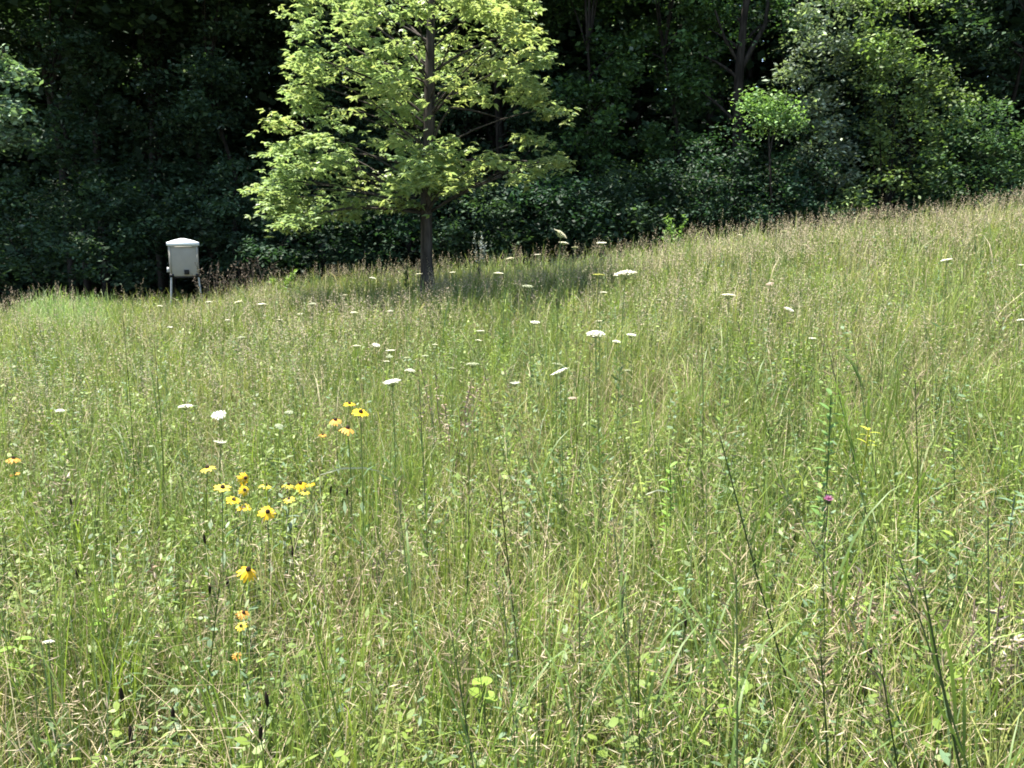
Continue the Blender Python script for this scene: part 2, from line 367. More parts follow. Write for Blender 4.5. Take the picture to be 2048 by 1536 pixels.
LACE = [  # px, py, size px, kind, tilt, label
 (1250, 547, 46, 'white', 6, 'widest white lace umbel, domed, on the right of the small yellow-green umbel'),
 (1191, 667, 36, 'white', 10, 'big domed white lace umbel right of centre, just left of two small flat ones'),
 (1121, 467, 30, 'white', 35, 'tallest white lace head standing up against the dark wood'),
 (1127, 486, 19, 'white', 0, 'small flat lace head directly under the tallest one at the wood edge'),
 (1203, 487, 20, 'white', 5, 'lone white lace head against the dark wood right of the tall pair'),
 (1457, 591, 28, 'white', 4, 'bright flat lace umbel alone in the right middle of the slope'),
 (1893, 521, 22, 'white', 12, 'white lace umbel high on the slope near the right edge'),
 (1578, 619, 20, 'white', 22, 'slightly tilted lace umbel above a pinkish one on the right slope'),
 (1580, 647, 14, 'pink', 5, 'faint pinkish lace umbel right below a tilted white one'),
 (1233, 683, 17, 'white', 0, 'small flat lace umbel, lower of the two beside the big domed one'),
 (1263, 671, 20, 'white', 0, 'small flat lace umbel, upper of the two beside the big domed one'),
 (1120, 745, 36, 'white', -24, 'long lace umbel tilted up to the right in mid meadow'),
 (1115, 729, 22, 'pale', 0, 'dull greenish lace umbel just above the long tilted one'),
 (784, 765, 34, 'white', 0, 'wide flat lace umbel, lowest of the cluster left of centre'),
 (820, 741, 22, 'white', 3, 'narrow flat lace umbel right of and above the widest one of the left cluster'),
 (713, 692, 18, 'white', 8, 'round white lace umbel at the far left of the cluster'),
 (752, 691, 16, 'white', -20, 'small lace umbel second from the left in the cluster, tilted'),
 (781, 702, 19, 'white', 0, 'upper of two flat white umbels stacked in the cluster'),
 (779, 714, 15, 'pale', 0, 'lower of two flat umbels stacked in the cluster'),
 (773, 723, 13, 'white', 5, 'tiny white umbel below the stacked pair in the cluster'),
 (814, 716, 15, 'pale', 0, 'cream umbel right of the stacked pair'),
 (851, 712, 15, 'pale', 0, 'cream umbel farthest right in the cluster'),
 (371, 813, 28, 'white', 0, 'bright blocky white umbel above the yellow flowers at left'),
 (438, 831, 28, 'white', 28, 'white umbel tipped down to the right beside the blocky one'),
 (440, 888, 25, 'cup', 0, 'thin cupped umbel between the white pair and the yellow flowers'),
 (578, 825, 18, 'pale', 10, 'greyish umbel left of the orange coneflowers'),
 (558, 853, 17, 'pale', -30, 'pale tilted umbel below the greyish one left of the orange flowers'),
 (120, 821, 16, 'white', 12, 'small white umbel alone near the left edge'),
 (1030, 769, 20, 'cup', 0, 'grey-white cupped umbel on a leafy stem in mid meadow'),
 (997, 547, 19, 'white', 0, 'thin flat umbel just right of the tree foot'),
 (1055, 573, 22, 'pale', 5, 'large faint greenish umbel below right of the tree foot'),
 (1197, 551, 24, 'green', 0, 'yellow-green unopened umbel beside the widest white one'),
 (1207, 585, 14, 'white', 0, 'small umbel straight below the yellow-green one'),
 (1070, 645, 20, 'white', 0, 'soft white umbel in the middle of the far slope'),
 (961, 663, 17, 'white', 0, 'upper of two small umbels one over the other at the centre'),
 (957, 681, 14, 'white', 10, 'lower of two small umbels one over the other at the centre'),
 (945, 729, 26, 'pale', 0, 'broken cream umbel right of the brown withered weed'),
 (905, 737, 15, 'pale', 0, 'ragged cream umbel inside the brown withered weed'),
 (1145, 797, 18, 'pink', 0, 'pink-tinged umbel below the long tilted one'),
 (1540, 568, 15, 'pink', 20, 'pale pink flower head high on the right slope'),
 (1625, 677, 15, 'white', 0, 'dim white umbel right of the pinkish one on the slope'),
 (97, 1284, 18, 'white', 8, 'little white umbel low in the left foreground'),
 (2042, 640, 16, 'white', 0, 'white umbel cut by the right edge of the view, lower one'),
 (2043, 531, 14, 'white', 0, 'white umbel at the right edge of the view, upper one'),
 (1255, 741, 13, 'pale', 0, 'tiny pale umbel right of the long tilted one'),
]
TINY = [(625, 608, 12), (708, 625, 11), (477, 604, 12), (523, 609, 12), (418, 604, 10), (483, 675, 12), (1150, 495, 10), (1020, 517, 12), (1198, 642, 14), (320, 612, 9),
        (1568, 463, 10), (1666, 484, 10), (745, 556, 10), (838, 548, 9), (600, 628, 9), (455, 640, 8), (560, 640, 9), (780, 622, 10), (660, 660, 9), (1320, 600, 9), (870, 690, 9),
        (1075, 510, 10), (905, 545, 9), (1480, 470, 8), (340, 655, 9), (690, 590, 8)]
def lace(px, py, size, kind, tilt, label, group):
    if size <= 12: size *= 1.3
    p = solve(px, py, size, .085, .5, 1.35); dia = min(max(size*p.y/FPX, .03), .17)
    r = root_of(p); t = tag(empty('lace_flower', r), label, 'flower', group)
    l = p-r; m = MB()
    top = l-Vector((0, 0, dia*.28))
    m.tube(curve(Vector((0, 0, 0)), top, 5, .02), [.003, .0028, .0026, .0024, .0022, .002], (.14, .20, .07), 5)
    m.build('stem', M['herb'], t)
    h = bpy.data.objects.new('flower_head', random.choice(UM[kind])); S.collection.objects.link(h); h.parent = t
    h.location = l; h.scale = (dia, dia, dia); h.rotation_euler = (R(random.uniform(-4, 10)), R(tilt), random.uniform(0, 6))
    if size >= 14:
        m = MB(); n = 26; hh = np.linspace(.15, .6, n); an = np.arange(n)*2.4
        C0 = np.stack([hh*l.x, hh*l.y, hh*l.z], 1); D = np.stack([np.cos(an), np.sin(an), np.full(n, .6)], 1)
        leaves(m, C0, D, rdir(n), rng.uniform(.04, .1, n), rng.uniform(.008, .016, n), np.tile(np.array((.08, .14, .05)), (n, 1)))
        m.build('leaves', M['herb'], t)
random.seed(3)
for e in LACE: lace(*e[:5], e[5], LG)
TL = ['speck of white near the middle of the left far slope', 'tiny white dot a little right of the middle left slope speck', 'tiny white head low right of the feeder, brighter of two', 'tiny white head low right of the feeder, right one of two', 'tiny white head just right below the feeder legs', 'tiny umbel between the feeder and the lace cluster, at left', 'tiny white head on the crest between the tall umbel and the dark weed', 'tiny white head on the crest right of the tree foot', 'tiny head right above the big domed umbel', 'tiny head under the left leg of the feeder', 'tiny white head high on the right crest, left one', 'tiny white head high on the right crest, right one', 'tiny white head left of the tree trunk foot', 'tiny white head touching the left side of the tree foot', 'tiny head at mid slope below the bright green clump', 'tiny head at the left slope between feeder and tall stalks', 'tiny head at the left slope right of the tall stalk pair', 'tiny head below the tree, slightly left of the trunk', 'tiny head above the left end of the lace cluster', 'tiny head on the slope right below the widest umbel', 'tiny head between the lace cluster and the centre pair', 'tiny head on the crest left of the tallest lace', 'tiny head right beside the tree foot', 'tiny head on the crest above the lone right umbel', 'tiny head between the tall stalk pair and the feeder', 'tiny head below left of the tree foot']
for (a, b, s), tl in zip(TINY, TL): lace(a, b, s, random.choice(['white', 'white', 'pale']), random.uniform(-8, 8), tl, 'tiny far lace flowers')

# black-eyed susans
def susan_mesh(seed, col, droop):
    random.seed(seed); m = MB(); n = 13
    for i in range(n):
        a = 2*math.pi*i/n+random.uniform(-.1, .1); L = random.uniform(.85, 1.05)*.5; w = random.uniform(.085, .11); dr = droop+random.uniform(-.15, .12)
        d = Vector((math.cos(a), math.sin(a), 0)); sd_ = Vector((-math.sin(a), math.cos(a), 0)); V = []
        for q, (s, ww) in enumerate(((.2, .35), (.45, .95), (.75, 1), (1, .4))):
            c = d*(L*s)+Vector((0, 0, .02-dr*L*s*s))
            V += [c-sd_*w*ww*.8, c+sd_*w*ww*.8]
        m.add([tuple(v) for v in V], [(0, 1, 3, 2), (2, 3, 5, 4), (4, 5, 7, 6)], np.array(col)*random.uniform(.85, 1.1))
    o = m.build('petals', M['petal']); me = o.data; bpy.data.objects.remove(o); return me
def cone_mesh():
    V = []; F = []; n = 10; prof = [(.10, -.02), (.135, .04), (.12, .12), (.07, .18), (.01, .2)]
    for (r, z) in prof:
        for k in range(n): V.append((r*math.cos(k*2*math.pi/n), r*math.sin(k*2*math.pi/n), z))
    for i in range(len(prof)-1):
        for k in range(n): F.append((i*n+k, i*n+(k+1) % n, (i+1)*n+(k+1) % n, (i+1)*n+k))
    o = mk('seed_cone', V, F, None, M['cone'], smooth=True); me = o.data; bpy.data.objects.remove(o); return me
YEL = (.78, .53, .03); LEM = (.70, .56, .08); ORA = (.70, .36, .08)
SM = {'y': [susan_mesh(11, YEL, .35), susan_mesh(12, YEL, .7), susan_mesh(13, YEL, .1)], 'l': [susan_mesh(14, LEM, .3), susan_mesh(15, LEM, .05)], 'o': [susan_mesh(16, ORA, .5), susan_mesh(17, ORA, .2)]}
CM = cone_mesh()
SUS = [  # px, py, size, colour, tilt towards camera, label
 (415, 936, 31, 'l', 5, 'lemon yellow flower topmost and farthest left of the big cluster'),
 (445, 976, 36, 'l', 15, 'pale yellow flower at the left side of the big cluster'),
 (490, 956, 27, 'y', 70, 'deep orange-yellow flower facing forward at the top of the big cluster'),
 (489, 980, 24, 'y', 55, 'orange-yellow flower with dark cone just under the forward-facing one'),
 (467, 1000, 31, 'y', 20, 'yellow flower low at the left of the big cluster'),
 (488, 1015, 30, 'y', 15, 'yellow flower at the bottom middle of the big cluster'),
 (535, 1024, 36, 'y', 40, 'wide yellow flower, the lowest and largest on the right of the big cluster'),
 (531, 971, 28, 'l', 10, 'soft lemon flower in the middle of the big cluster'),
 (576, 970, 27, 'l', 10, 'lemon flower leading the right-hand group of the big cluster'),
 (601, 967, 28, 'y', 15, 'yellow flower second in the right-hand group'),
 (621, 967, 20, 'y', 5, 'yellow flower at the far right beside a dark stem'),
 (610, 984, 22, 'l', 5, 'thin edge-on yellow flower below the right-hand group'),
 (578, 998, 24, 'l', 20, 'lemon flower hanging lowest under the right-hand group'),
 (699, 808, 24, 'y', 10, 'topmost yellow flower of the small upper cluster'),
 (721, 825, 34, 'y', 20, 'broad yellow flower farthest right of the small upper cluster'),
 (671, 840, 26, 'o', 10, 'orange flower at the left of the small upper cluster'),
 (695, 857, 33, 'o', 8, 'flat orange flower at the bottom of the small upper cluster'),
 (645, 870, 17, 'o', 8, 'faint orange flower just below left of the small upper cluster'),
 (27, 917, 27, 'o', 5, 'orange flower by itself at the left edge'),
 (30, 948, 18, 'o', 5, 'faded orange flower under the one at the left edge'),
 (496, 1140, 42, 'y', 28, 'single yellow flower with a large black cone below the big cluster'),
 (487, 1226, 28, 'o', 20, 'orange flower with dark cone under the single black-coned one'),
 (482, 1252, 24, 'l', 30, 'dull yellow flower hanging just below the orange one'),
 (474, 1312, 18, 'o', 45, 'lowest faded orange flower in the left foreground'),
]
random.seed(8)
for (px, py, size, ck, tilt, lab) in SUS:
    p = solve(px, py, size, .07, .34, .95); dia = size*p.y/FPX; dia = min(max(dia*1.06, .03), .12)
    r = root_of(p); t = tag(empty('coneflower', r), lab, 'flower', 'yellow and orange coneflowers')
    l = p-r; m = MB(); m.tube(curve(Vector((0, 0, 0)), l, 5, .03), .0024, (.13, .19, .06), 5); m.build('stem', M['herb'], t)
    rot = (R(tilt), R(random.uniform(-12, 12)), random.uniform(0, 1))
    for nm, me in (('petals', random.choice(SM[ck])), ('seed_cone', CM)):
        h = bpy.data.objects.new(nm, me); S.collection.objects.link(h); h.parent = t; h.location = l; h.scale = (dia,)*3; h.rotation_euler = rot
    m = MB(); n = 9; hh = np.linspace(.05, .7, n); an = np.arange(n)*2.4
    leaves(m, np.stack([hh*l.x, hh*l.y, hh*l.z], 1), np.stack([np.cos(an), np.sin(an), np.full(n, .8)], 1), np.stack([-np.sin(an), np.cos(an), 0*an], 1),
           rng.uniform(.06, .11, n), rng.uniform(.014, .024, n), np.tile(np.array((.10, .17, .08)), (n, 1)))
    m.build('leaves', M['herb'], t)

# tall dark stalks
STALK = [ # top px,py, lower px,py, height, radius mm, label
 (246, 640, 268, 1000, 1.25, 3, 'long thin stalk, left one of the tall pair below the feeder'),
 (309, 690, 322, 960, 1.15, 3.2, 'long thin stalk, right one of the tall pair below the feeder'),
 (838, 760, 850, 1000, 1.05, 3.5, 'dark stalk right of the orange flowers'),
 (1402, 640, 1400, 800, 1.1, 3, 'slim stalk rising below the lone bright umbel on the right'),
 (1442, 880, 1536, 1200, 1.05, 3.8, 'thick dark stalk slanting down to the right in the right middle'),
 (1848, 1180, 1926, 1500, .95, 4.2, 'heaviest slanting stalk in the lower right corner'),
 (1800, 1120, 1900, 1440, .95, 3.5, 'thinner stalk just left of the heaviest slanting one'),
 (1472, 1150, 1462, 1500, .9, 3.5, 'upright stalk in front of the broad lime leaves'),
 (1180, 700, 1183, 880, 1.0, 3, 'straight stalk directly below the big domed umbel'),
 (1153, 690, 1156, 860, 1.0, 2.6, 'fine stalk left of the one under the big domed umbel'),
 (938, 930, 930, 1100, .9, 3, 'short stalk leaning left at the centre'),
 (998, 960, 1018, 1150, .95, 3.5, 'dark stalk with bright foot right of centre'),
 (1228, 1060, 1240, 1240, .8, 3.5, 'dark notched stalk in the middle foreground'),
 (1830, 760, 1826, 1060, 1.1, 3, 'very upright stalk in the right part of the meadow'),
 (1976, 1030, 1981, 1215, .8, 4, 'dark stout stalk near the right edge'),
 (795, 980, 816, 1140, .9, 3, 'stalk below the pale horizontal blade at the centre left'),
 (1412, 970, 1410, 1130, .85, 2.8, 'thin upright stalk left of the lime leaves'),
 (1158, 1200, 1150, 1480, .75, 3.2, 'upright stalk at the bottom centre right of the round leaf'),
 (905, 1280, 945, 1520, .72, 3.5, 'slanting stalk left of the round yellow-green leaf'),
 (1556, 950, 1610, 1060, .9, 3.2, 'dark stalk slanting towards the purple flower'),
 (1640, 1290, 1640, 1510, .72, 4, 'dark vertical stalk at the bottom right middle'),
 (1765, 1350, 1800, 1530, .7, 3.5, 'dark stalk at the bottom between the two right hand clumps'),
 (1010, 745, 1045, 860, 1.0, 2.6, 'stalk slanting beside the grey cupped umbel, right one'),
 (965, 730, 1010, 900, 1.0, 2.6, 'stalk slanting beside the grey cupped umbel, left one'),
 (1480, 660, 1505, 760, 1.05, 2.6, 'slim stalk slanting below right of the lone bright umbel'),
 (1655, 690, 1682, 800, 1.1, 3, 'stalk above the bright leafy plant on the right'),
 (1005, 1180, 1018, 1400, .75, 3, 'slim stalk just right of the round yellow-green leaf'),
 (1280, 1250, 1295, 1500, .72, 3, 'stalk at the bottom right of centre with arched blades beside'),
 (1700, 640, 1722, 760, 1.1, 2.6, 'slim stalk high on the right slope'),
 (440, 1160, 420, 1330, .75, 3, 'grey stalk left of the faded orange flower'),
]
random.seed(5)
for (ax, ay, bx, by, h, rad, lab) in STALK:
    p = at_h(ax, ay, h); q = at_y(bx, by, p.y+random.uniform(-.15, .05)); k = (p.z-tz(p.x, p.y))/max(p.z-q.z, .1)
    rx = p.x+(q.x-p.x)*k; ry = p.y+(q.y-p.y)*k; ry = max(ry, .8)
    r = Vector((rx, ry, tz(rx, ry)-.02)); l = p-r
    t = tag(empty('grass_stalk', r), lab, 'grass stalk', 'tall stalks in the meadow')
    m = MB(); col = (.04, .07, .02); rr = rad/1000*.9
    pts = curve(Vector((0, 0, 0)), l, 8, 0.018); m.tube(pts, [rr*(1-.5*i/8) for i in range(9)], col, 6); m.build('stem', M['herb'], t)
    m = MB(); n = 9; hh = rng.uniform(.12, .75, n); an = rng.uniform(0, 6.28, n)
    blades(m, np.stack([hh*l.x, hh*l.y, hh*l.z], 1), rng.uniform(.2, .38, n), np.full(n, .008), an, rng.uniform(.2, .5, n), rng.uniform(.2, .7, n), np.tile(np.array((.10, .16, .04)), (n, 1)), 5)
    m.build('leaves', M['herb'], t)
    m = MB(); l_ = l; m.tube([pts[6], pts[7], l*1.0, l*1.04], .001, (.14, .13, .07), 4); n = 36; hh = rng.uniform(.78, 1.03, n); D = rdir(n, .2, .95)
    leaves(m, np.stack([hh*l.x, hh*l.y, hh*l.z], 1)+D*.01, D, rdir(n), rng.uniform(.02, .06, n), np.full(n, .004), np.tile(np.array((.20, .17, .10)), (n, 1)), .02)
    m.build('panicle', M['seed'], t)

# dark plantain-like seed spikes
SPIKE = [(143, 1010, 'dark seed spike highest at the left'), (410, 1085, 'dark blunt seed spike above the left lime leaf'), (661, 985, 'left one of two dark seed spikes right of the yellow cluster'), (694, 990, 'right one of two dark seed spikes right of the yellow cluster'),
 (585, 1110, 'dark seed spike below right of the yellow cluster'), (245, 1400, 'black seed spike low at the bottom left'), (346, 1440, 'black seed spike at the bottom left, right of its twin'), (262, 1480, 'lowest black seed spike on the bottom left'),
 (521, 1475, 'stout black seed spike at the bottom below the yellow flowers'), (1370, 1255, 'slanted black seed spike in the right foreground'), (130, 1130, 'dark seed spike at the left above the white speck'), (155, 1155, 'dark seed spike beside a curling brown weed at left'),
 (455, 1170, 'dark brown spent cone left of the single black-coned flower'), (420, 1185, 'dark seed spike beside the spent cone'), (1738, 1320, 'small dark seed spike in the right foreground'), (535, 1410, 'dark seed spike right above the stout bottom one')]
for (px, py, lab) in SPIKE:
    p = at_h(px, py, random.uniform(.42, .55)); r = root_of(p); l = p-r
    t = tag(empty('seed_spike', r), lab, 'seed spike', 'dark seed spikes')
    m = MB(); m.tube(curve(Vector((0, 0, 0)), l, 5, .03), .0016, (.07, .10, .04), 4); m.build('stem', M['herb'], t)
    m = MB(); d = Vector((random.uniform(-.2, .2), random.uniform(-.2, .2), 1)).normalized()
    m.tube([l+d*s for s in (-.004, .002, .012, .024, .033, .037)], [.002, .0045, .0055, .005, .003, .0006], (.02, .014, .01), 7); m.build('spike', M['seed'], t)

# broad-leaved plants picked out of the meadow
def leafy(name, lab, cat, px, py, h, n, L, wid, col, spread=.8, hmin=.3, bow=.1, stemr=.003):
    p = at_h(px, py, h); r = root_of(p); l = p-r; t = tag(empty(name, r), lab, cat)
    m = MB(); m.tube(curve(Vector((0, 0, 0)), l, 5, .02), stemr, np.array(col)*.7, 5); m.build('stem', M['herb'], t)
    m = MB(); hh = np.linspace(hmin, 1, n); an = np.arange(n)*2.4+random.uniform(0, 6)
    for i in range(n):
        b = l*float(hh[i]); d = Vector((math.cos(an[i])*spread, math.sin(an[i])*spread, random.uniform(.15, .8))).normalized(); s = d.cross(Vector((0, 0, 1))).normalized()
        ln = L*random.uniform(.75, 1.15); w = wid*ln; V = []
        prof = [(0, .12), (.2, .75), (.45, 1), (.7, .8), (.88, .4), (1, .04)]
        for (q, ww) in prof:
            c = b+d*(ln*q)+Vector((0, 0, -bow*ln*3*q*q)); V += [c-s*w*.5*ww+Vector((0, 0, .08*w)), c, c+s*w*.5*ww+Vector((0, 0, .08*w))]
        F = []
        for j in range(len(prof)-1):
            F += [(j*3, j*3+1, j*3+4, j*3+3), (j*3+1, j*3+2, j*3+5, j*3+4)]
        m.add([tuple(v) for v in V], F, np.array(col)*random.uniform(.85, 1.15))
    m.build('leaves', M['herb'], t); return t
random.seed(12)
leafy('leafy_weed', 'bright green leafy weed standing upright in the right middle of the meadow', 'weed', 1662, 790, .95, 54, .06, .36, (.12, .22, .06), .75, .3)
leafy('round_leaf_weed', 'round glowing yellow-green leaf low at the bottom centre', 'weed', 968, 1362, .47, 5, .048, .9, (.20, .29, .05), .8, .86)
leafy('broad_leaf_weed', 'pair of broad lime leaves beside a dark stalk at the bottom right', 'weed', 1486, 1375, .45, 4, .065, .5, (.17, .28, .04), .35, .8)
leafy('broad_leaf_weed', 'flat lime leaf in the left foreground', 'weed', 210, 1204, .42, 5, .06, .5, (.19, .33, .05), .95, .8)
leafy('broad_leaf_weed', 'yellow-green leaf cluster at the left edge of the foreground', 'weed', 30, 1280, .4, 8, .055, .45, (.17, .29, .05), .9, .6)
leafy('broad_leaf_weed', 'yellow-green leaves on the right near the edge, above the brown seed head', 'weed', 1905, 868, .6, 18, .05, .45, (.2, .29, .06), .9, .6)
leafy('broad_leaf_weed', 'bright yellow-green leaf near the right edge below the leafy weeds', 'weed', 1908, 1060, .5, 5, .045, .5, (.2, .29, .05), .9, .8)
leafy('star_leaf_weed', 'small yellow star of leaves on the right side of the meadow', 'weed', 1738, 856, .75, 8, .05, .25, (.42, .46, .05), 1, .9)
leafy('pale_leaf_weed', 'blue-green pale leaves right of the leafy weed column', 'weed', 2030, 990, .55, 12, .06, .35, (.14, .22, .13), .8, .4)
leafy('pale_leaf_weed', 'silvery leaves under the right-hand yellow flowers', 'weed', 572, 1020, .45, 10, .09, .3, (.16, .22, .15), .7, .3)
leafy('pale_leaf_weed', 'pale mint leaves in the right foreground beside the slanted black spike', 'weed', 1372, 1160, .5, 10, .045, .4, (.14, .23, .13), .7, .5)
leafy('broad_leaf_weed', 'fresh green leafy clump right of the centre above the dark stalks', 'weed', 1340, 935, .6, 26, .05, .4, (.16, .29, .05), .9, .4)
# purple knapweed
p = at_h(1657, 999, .7); r = root_of(p); l = p-r
t = tag(empty('purple_flower', r), 'small pinkish purple thistle-like flower on a dark stem in the right foreground', 'flower')
m = MB(); m.tube(curve(Vector((0, 0, 0)), l, 5, .02), .002, (.08, .1, .05), 5); m.build('stem', M['herb'], t)
m = MB(); m.tube([l+Vector((0, 0, s)) for s in (-.016, -.01, -.003, .002)], [.003, .008, .008, .005], (.06, .07, .03), 8); m.build('bud', M['seed'], t)
m = MB(); n = 60; D = rdir(n, .1, 1); leaves(m, np.tile(np.array(l), (n, 1)), D, rdir(n), rng.uniform(.014, .022, n), np.full(n, .004), np.tile(np.array((.5, .22, .42)), (n, 1)), .02); m.build('petals', M['petal'], t)
# withered brown weed and fellows
def withered(lab, px, py, h, n, col, wide=.12, name='withered_weed'):
    # every stem carries its tufts
    p = at_h(px, py, h); r = root_of(p, (0, 0)); t = tag(empty(name, r), lab, 'dead weed'); l = p-r
    m = MB(); mt = m
    for i in range(n):
        e = Vector((random.gauss(0, wide), random.gauss(0, wide), l.z*random.uniform(.6, 1.05)))
        m.tube(curve(Vector((random.gauss(0, .02), random.gauss(0, .02), 0)), e, 4, .03), .002, np.array(col)*.7, 4)
        k = 26; hh = rng.uniform(.55, 1, k); C0 = np.stack([hh*e.x, hh*e.y, hh*e.z], 1); D = rdir(k, -.3, .8)
        cc = mixc(col, (.42, .36, .28), rng.uniform(0, 1, k)**2)
        leaves(mt, C0, D, rdir(k), rng.uniform(.015, .045, k), rng.uniform(.004, .012, k), cc)
    m.build('dry_stems', M['seed'], t); return t
withered('brown withered weed cluster with pale tufts in the middle of the meadow', 905, 725, .85, 9, (.24, .17, .13), .10)
withered('brown dry tangle at the left edge under the orange flowers', 80, 960, .55, 8, (.22, .17, .11), .14)
withered('brown nodding seed plume near the right edge', 1450+550, 1155, .6, 4, (.26, .2, .15), .06)
withered('tan dry tuft in the right foreground left of the upright stalk', 1720, 1120, .55, 7, (.28, .2, .14), .10)
withered('reddish dry weed left of the single black-coned flower', 345, 1100, .5, 5, (.26, .16, .10), .08)
withered('low brown weed at the centre right of the dark spikes', 712, 1085, .45, 8, (.2, .15, .1), .09)
# pale leaning blades
DRY = [(312, 1080, 250, 1290, 'long pale dry blade leaning right in the left foreground'), (768, 945, 640, 950, 'pale green blade lying almost level right of the yellow cluster'),
       (262, 720, 274, 752, 'short pale blade hanging off the tall left stalk'), (1335, 985, 1270, 1010, 'arched pale blade right of centre')]
for (ax, ay, bx, by, lab) in DRY:
    p = at_h(ax, ay, .62); q = at_y(bx, by, p.y+.02); t = tag(empty('dry_blade', Vector((q.x, q.y, tz(q.x, q.y)))), lab, 'grass blade'); o = Vector(t.location)
    m = MB(); st = Vector((q.x, q.y, q.z)); seq = [Vector((0, 0, 0)), (st-o)*1.0] + [(st.lerp(p, s)+Vector((0, 0, .03*math.sin(s*3.1))))-o for s in (.35, .7, 1.0)]
    V = []
    for i, c in enumerate(seq):
        w = [.004, .006, .006, .004, .001][i]; V += [c-Vector((w*.7, 0, w*.7)), c+Vector((w*.7, 0, w*.7))]
    m.add([tuple(v) for v in V], [(i*2, i*2+1, i*2+3, i*2+2) for i in range(4)], (.40, .42, .30)); m.build('blade', M['grass'], t)

# ------------------------------------------------------------------ the deer feeder
FY = 20.0
fp = at_y(370, 552, FY); gz = tz(fp.x, FY); k = FY/FPX
t = tag(empty('game_feeder', (fp.x, FY, gz), math.atan2(-fp.x, FY)), 'grey box feeder with white peaked lid on splayed metal legs by the wood', 'feeder')
zb = fp.z-gz; bw = 54*k; bh = 61*k
def rounded_box(m, cx, cz, w, d, h, col, r=.05, taper=1.0):
    n = 5; ring = []
    for (sx, sy, a0) in ((1, 1, 0), (-1, 1, 90), (-1, -1, 180), (1, -1, 270)):
        for i in range(n): a = R(a0+90*i/(n-1)); ring.append((sx*(w/2-r)+r*math.cos(a), sy*(d/2-r)+r*math.sin(a)))
    N_ = len(ring); V = []; zs = [(0, .965), (.03, .99), (h-.02, taper), (h, taper*.98)]
    for z, s in zs:
        for (x, y) in ring: V.append((cx+x*s, y*s, cz+z))
    F = []
    for i in range(3):
        for q in range(N_): F.append((i*N_+q, i*N_+(q+1) % N_, (i+1)*N_+(q+1) % N_, (i+1)*N_+q))
    b = (len(zs)-1)*N_
    for q in range(1, N_//2): F.append((q-1, N_-q, N_-1-q, q)); F.append((b+q-1, b+q, b+N_-1-q, b+N_-q))
    m.add(V, F, col)
m = MB(); rounded_box(m, 0, zb, bw, bw*.95, bh, (.2, .2, .2), .028, 1.01); body = m.build('body', M['box'], t)
m = MB()
for sx in (-1, 1): m.box((sx*bw*.455, -bw*.475-.006, zb+bh*.52), (.03, .02, bh*.86))
m.box((0, -bw*.475-.006, zb+bh*.93), (bw*.86, .02, .03)); m.build('corner_rib', M['box'], body)
m = MB(); z0 = zb+bh; w0 = 59*k/2; rings = [(w0*.98, z0-.02), (w0, z0-.015), (w0, z0+.05), (w0*.97, z0+.06), (w0*.5, z0+.12), (w0*.12, z0+.155)]; V = []
for (w, z) in rings: V += [(-w, -w*.97, z), (w, -w*.97, z), (w, w*.97, z), (-w, w*.97, z)]
F = [(i*4+q, i*4+(q+1) % 4, i*4+4+(q+1) % 4, i*4+4+q) for i in range(len(rings)-1) for q in range(4)]+[(20, 21, 22, 23), (3, 2, 1, 0)]
m.add(V, F, (.7, .7, .7)); m.build('lid', M['lid'], t)
m = MB(); m.tube([(.045, -bw*.48-.055, zb+.105), (.045, -bw*.48+.03, zb+.105)], .048, (.02, .02, .02), 14); m.add([(.045+.048*math.cos(a), -bw*.48-.055, zb+.105+.048*math.sin(a)) for a in np.linspace(0, 2*math.pi, 5)[:4]], [(0, 1, 2, 3)], (.02,)*3)
m.box((.045, -bw*.48-.02, zb+.105), (.11, .06, .11)); m.build('spout', M['black'], t)
m = MB(); m.box((-bw*.55, -.1, zb+.16), (.07, .10, .12), top=.7); m.build('side_box', M['steel'], t)
m = MB()
for sy in (-1, 1): m.box((0, sy*bw*.44, zb-.022), (bw*.98, .035, .04))
for sx in (-1, 1): m.box((sx*bw*.47, 0, zb-.022), (.035, bw*.84, .038))
m.build('base_frame', M['black'], t)
for sx in (-1, 1):
    for sy in (-1, 1):
        m = MB(); lx, ly = sx*bw*.44, sy*bw*.44
        m.tube([(lx+sx*.012, ly+sy*.012, zb-.01), (lx+sx*.09, ly+sy*.07, -.1)], .021, (.4, .4, .4), 8); m.build('leg', M['steel'], t)
        m = MB(); m.box((sx*bw*.44, sy*bw*.475, zb+.02), (.10, .03, .08)); m.build('bracket', M['black'], t)

# ------------------------------------------------------------------ trees
def noisy_limb(m, a, b, r0, r1, n=6, bow=.12, col=(.1, .1, .1)):
    L = (b-a).length; o = Vector((random.gauss(0, 1), random.gauss(0, 1), random.gauss(0, .6)))*bow*L*.4
    up = Vector((0, 0, 1))*L*bow
    pts = [a.lerp(b, i/n)+(o+up)*math.sin(math.pi*i/n) for i in range(n+1)]
    m.tube(pts, [r0+(r1-r0)*i/n for i in range(n+1)], col, 6); return pts
def inpoly(x, y, poly):
    n = len(poly); c = False; j = n-1
    for i in range(n):
        xi, yi = poly[i]; xj, yj = poly[j]
        if (yi > y) != (yj > y) and x < (xj-xi)*(y-yi)/(yj-yi)+xi: c = not c
        j = i
    return c
TY = 15.0
OUT = [(575, -10), (590, 60), (582, 120), (572, 190), (600, 215), (530, 240), (535, 300), (545, 340), (500, 375), (530, 400), (525, 425), (560, 445), (600, 430), (680, 420), (740, 395),
       (790, 410), (815, 400), (830, 355), (900, 375), (930, 350), (1000, 318), (1060, 350), (1100, 330), (1140, 318), (1090, 280), (1125, 222), (1090, 195), (1080, 170), (1108, 115), (1070, 60), (1065, 0),
       (1050, -90), (1010, -200), (950, -300), (860, -360), (760, -310), (680, -230), (620, -120)]
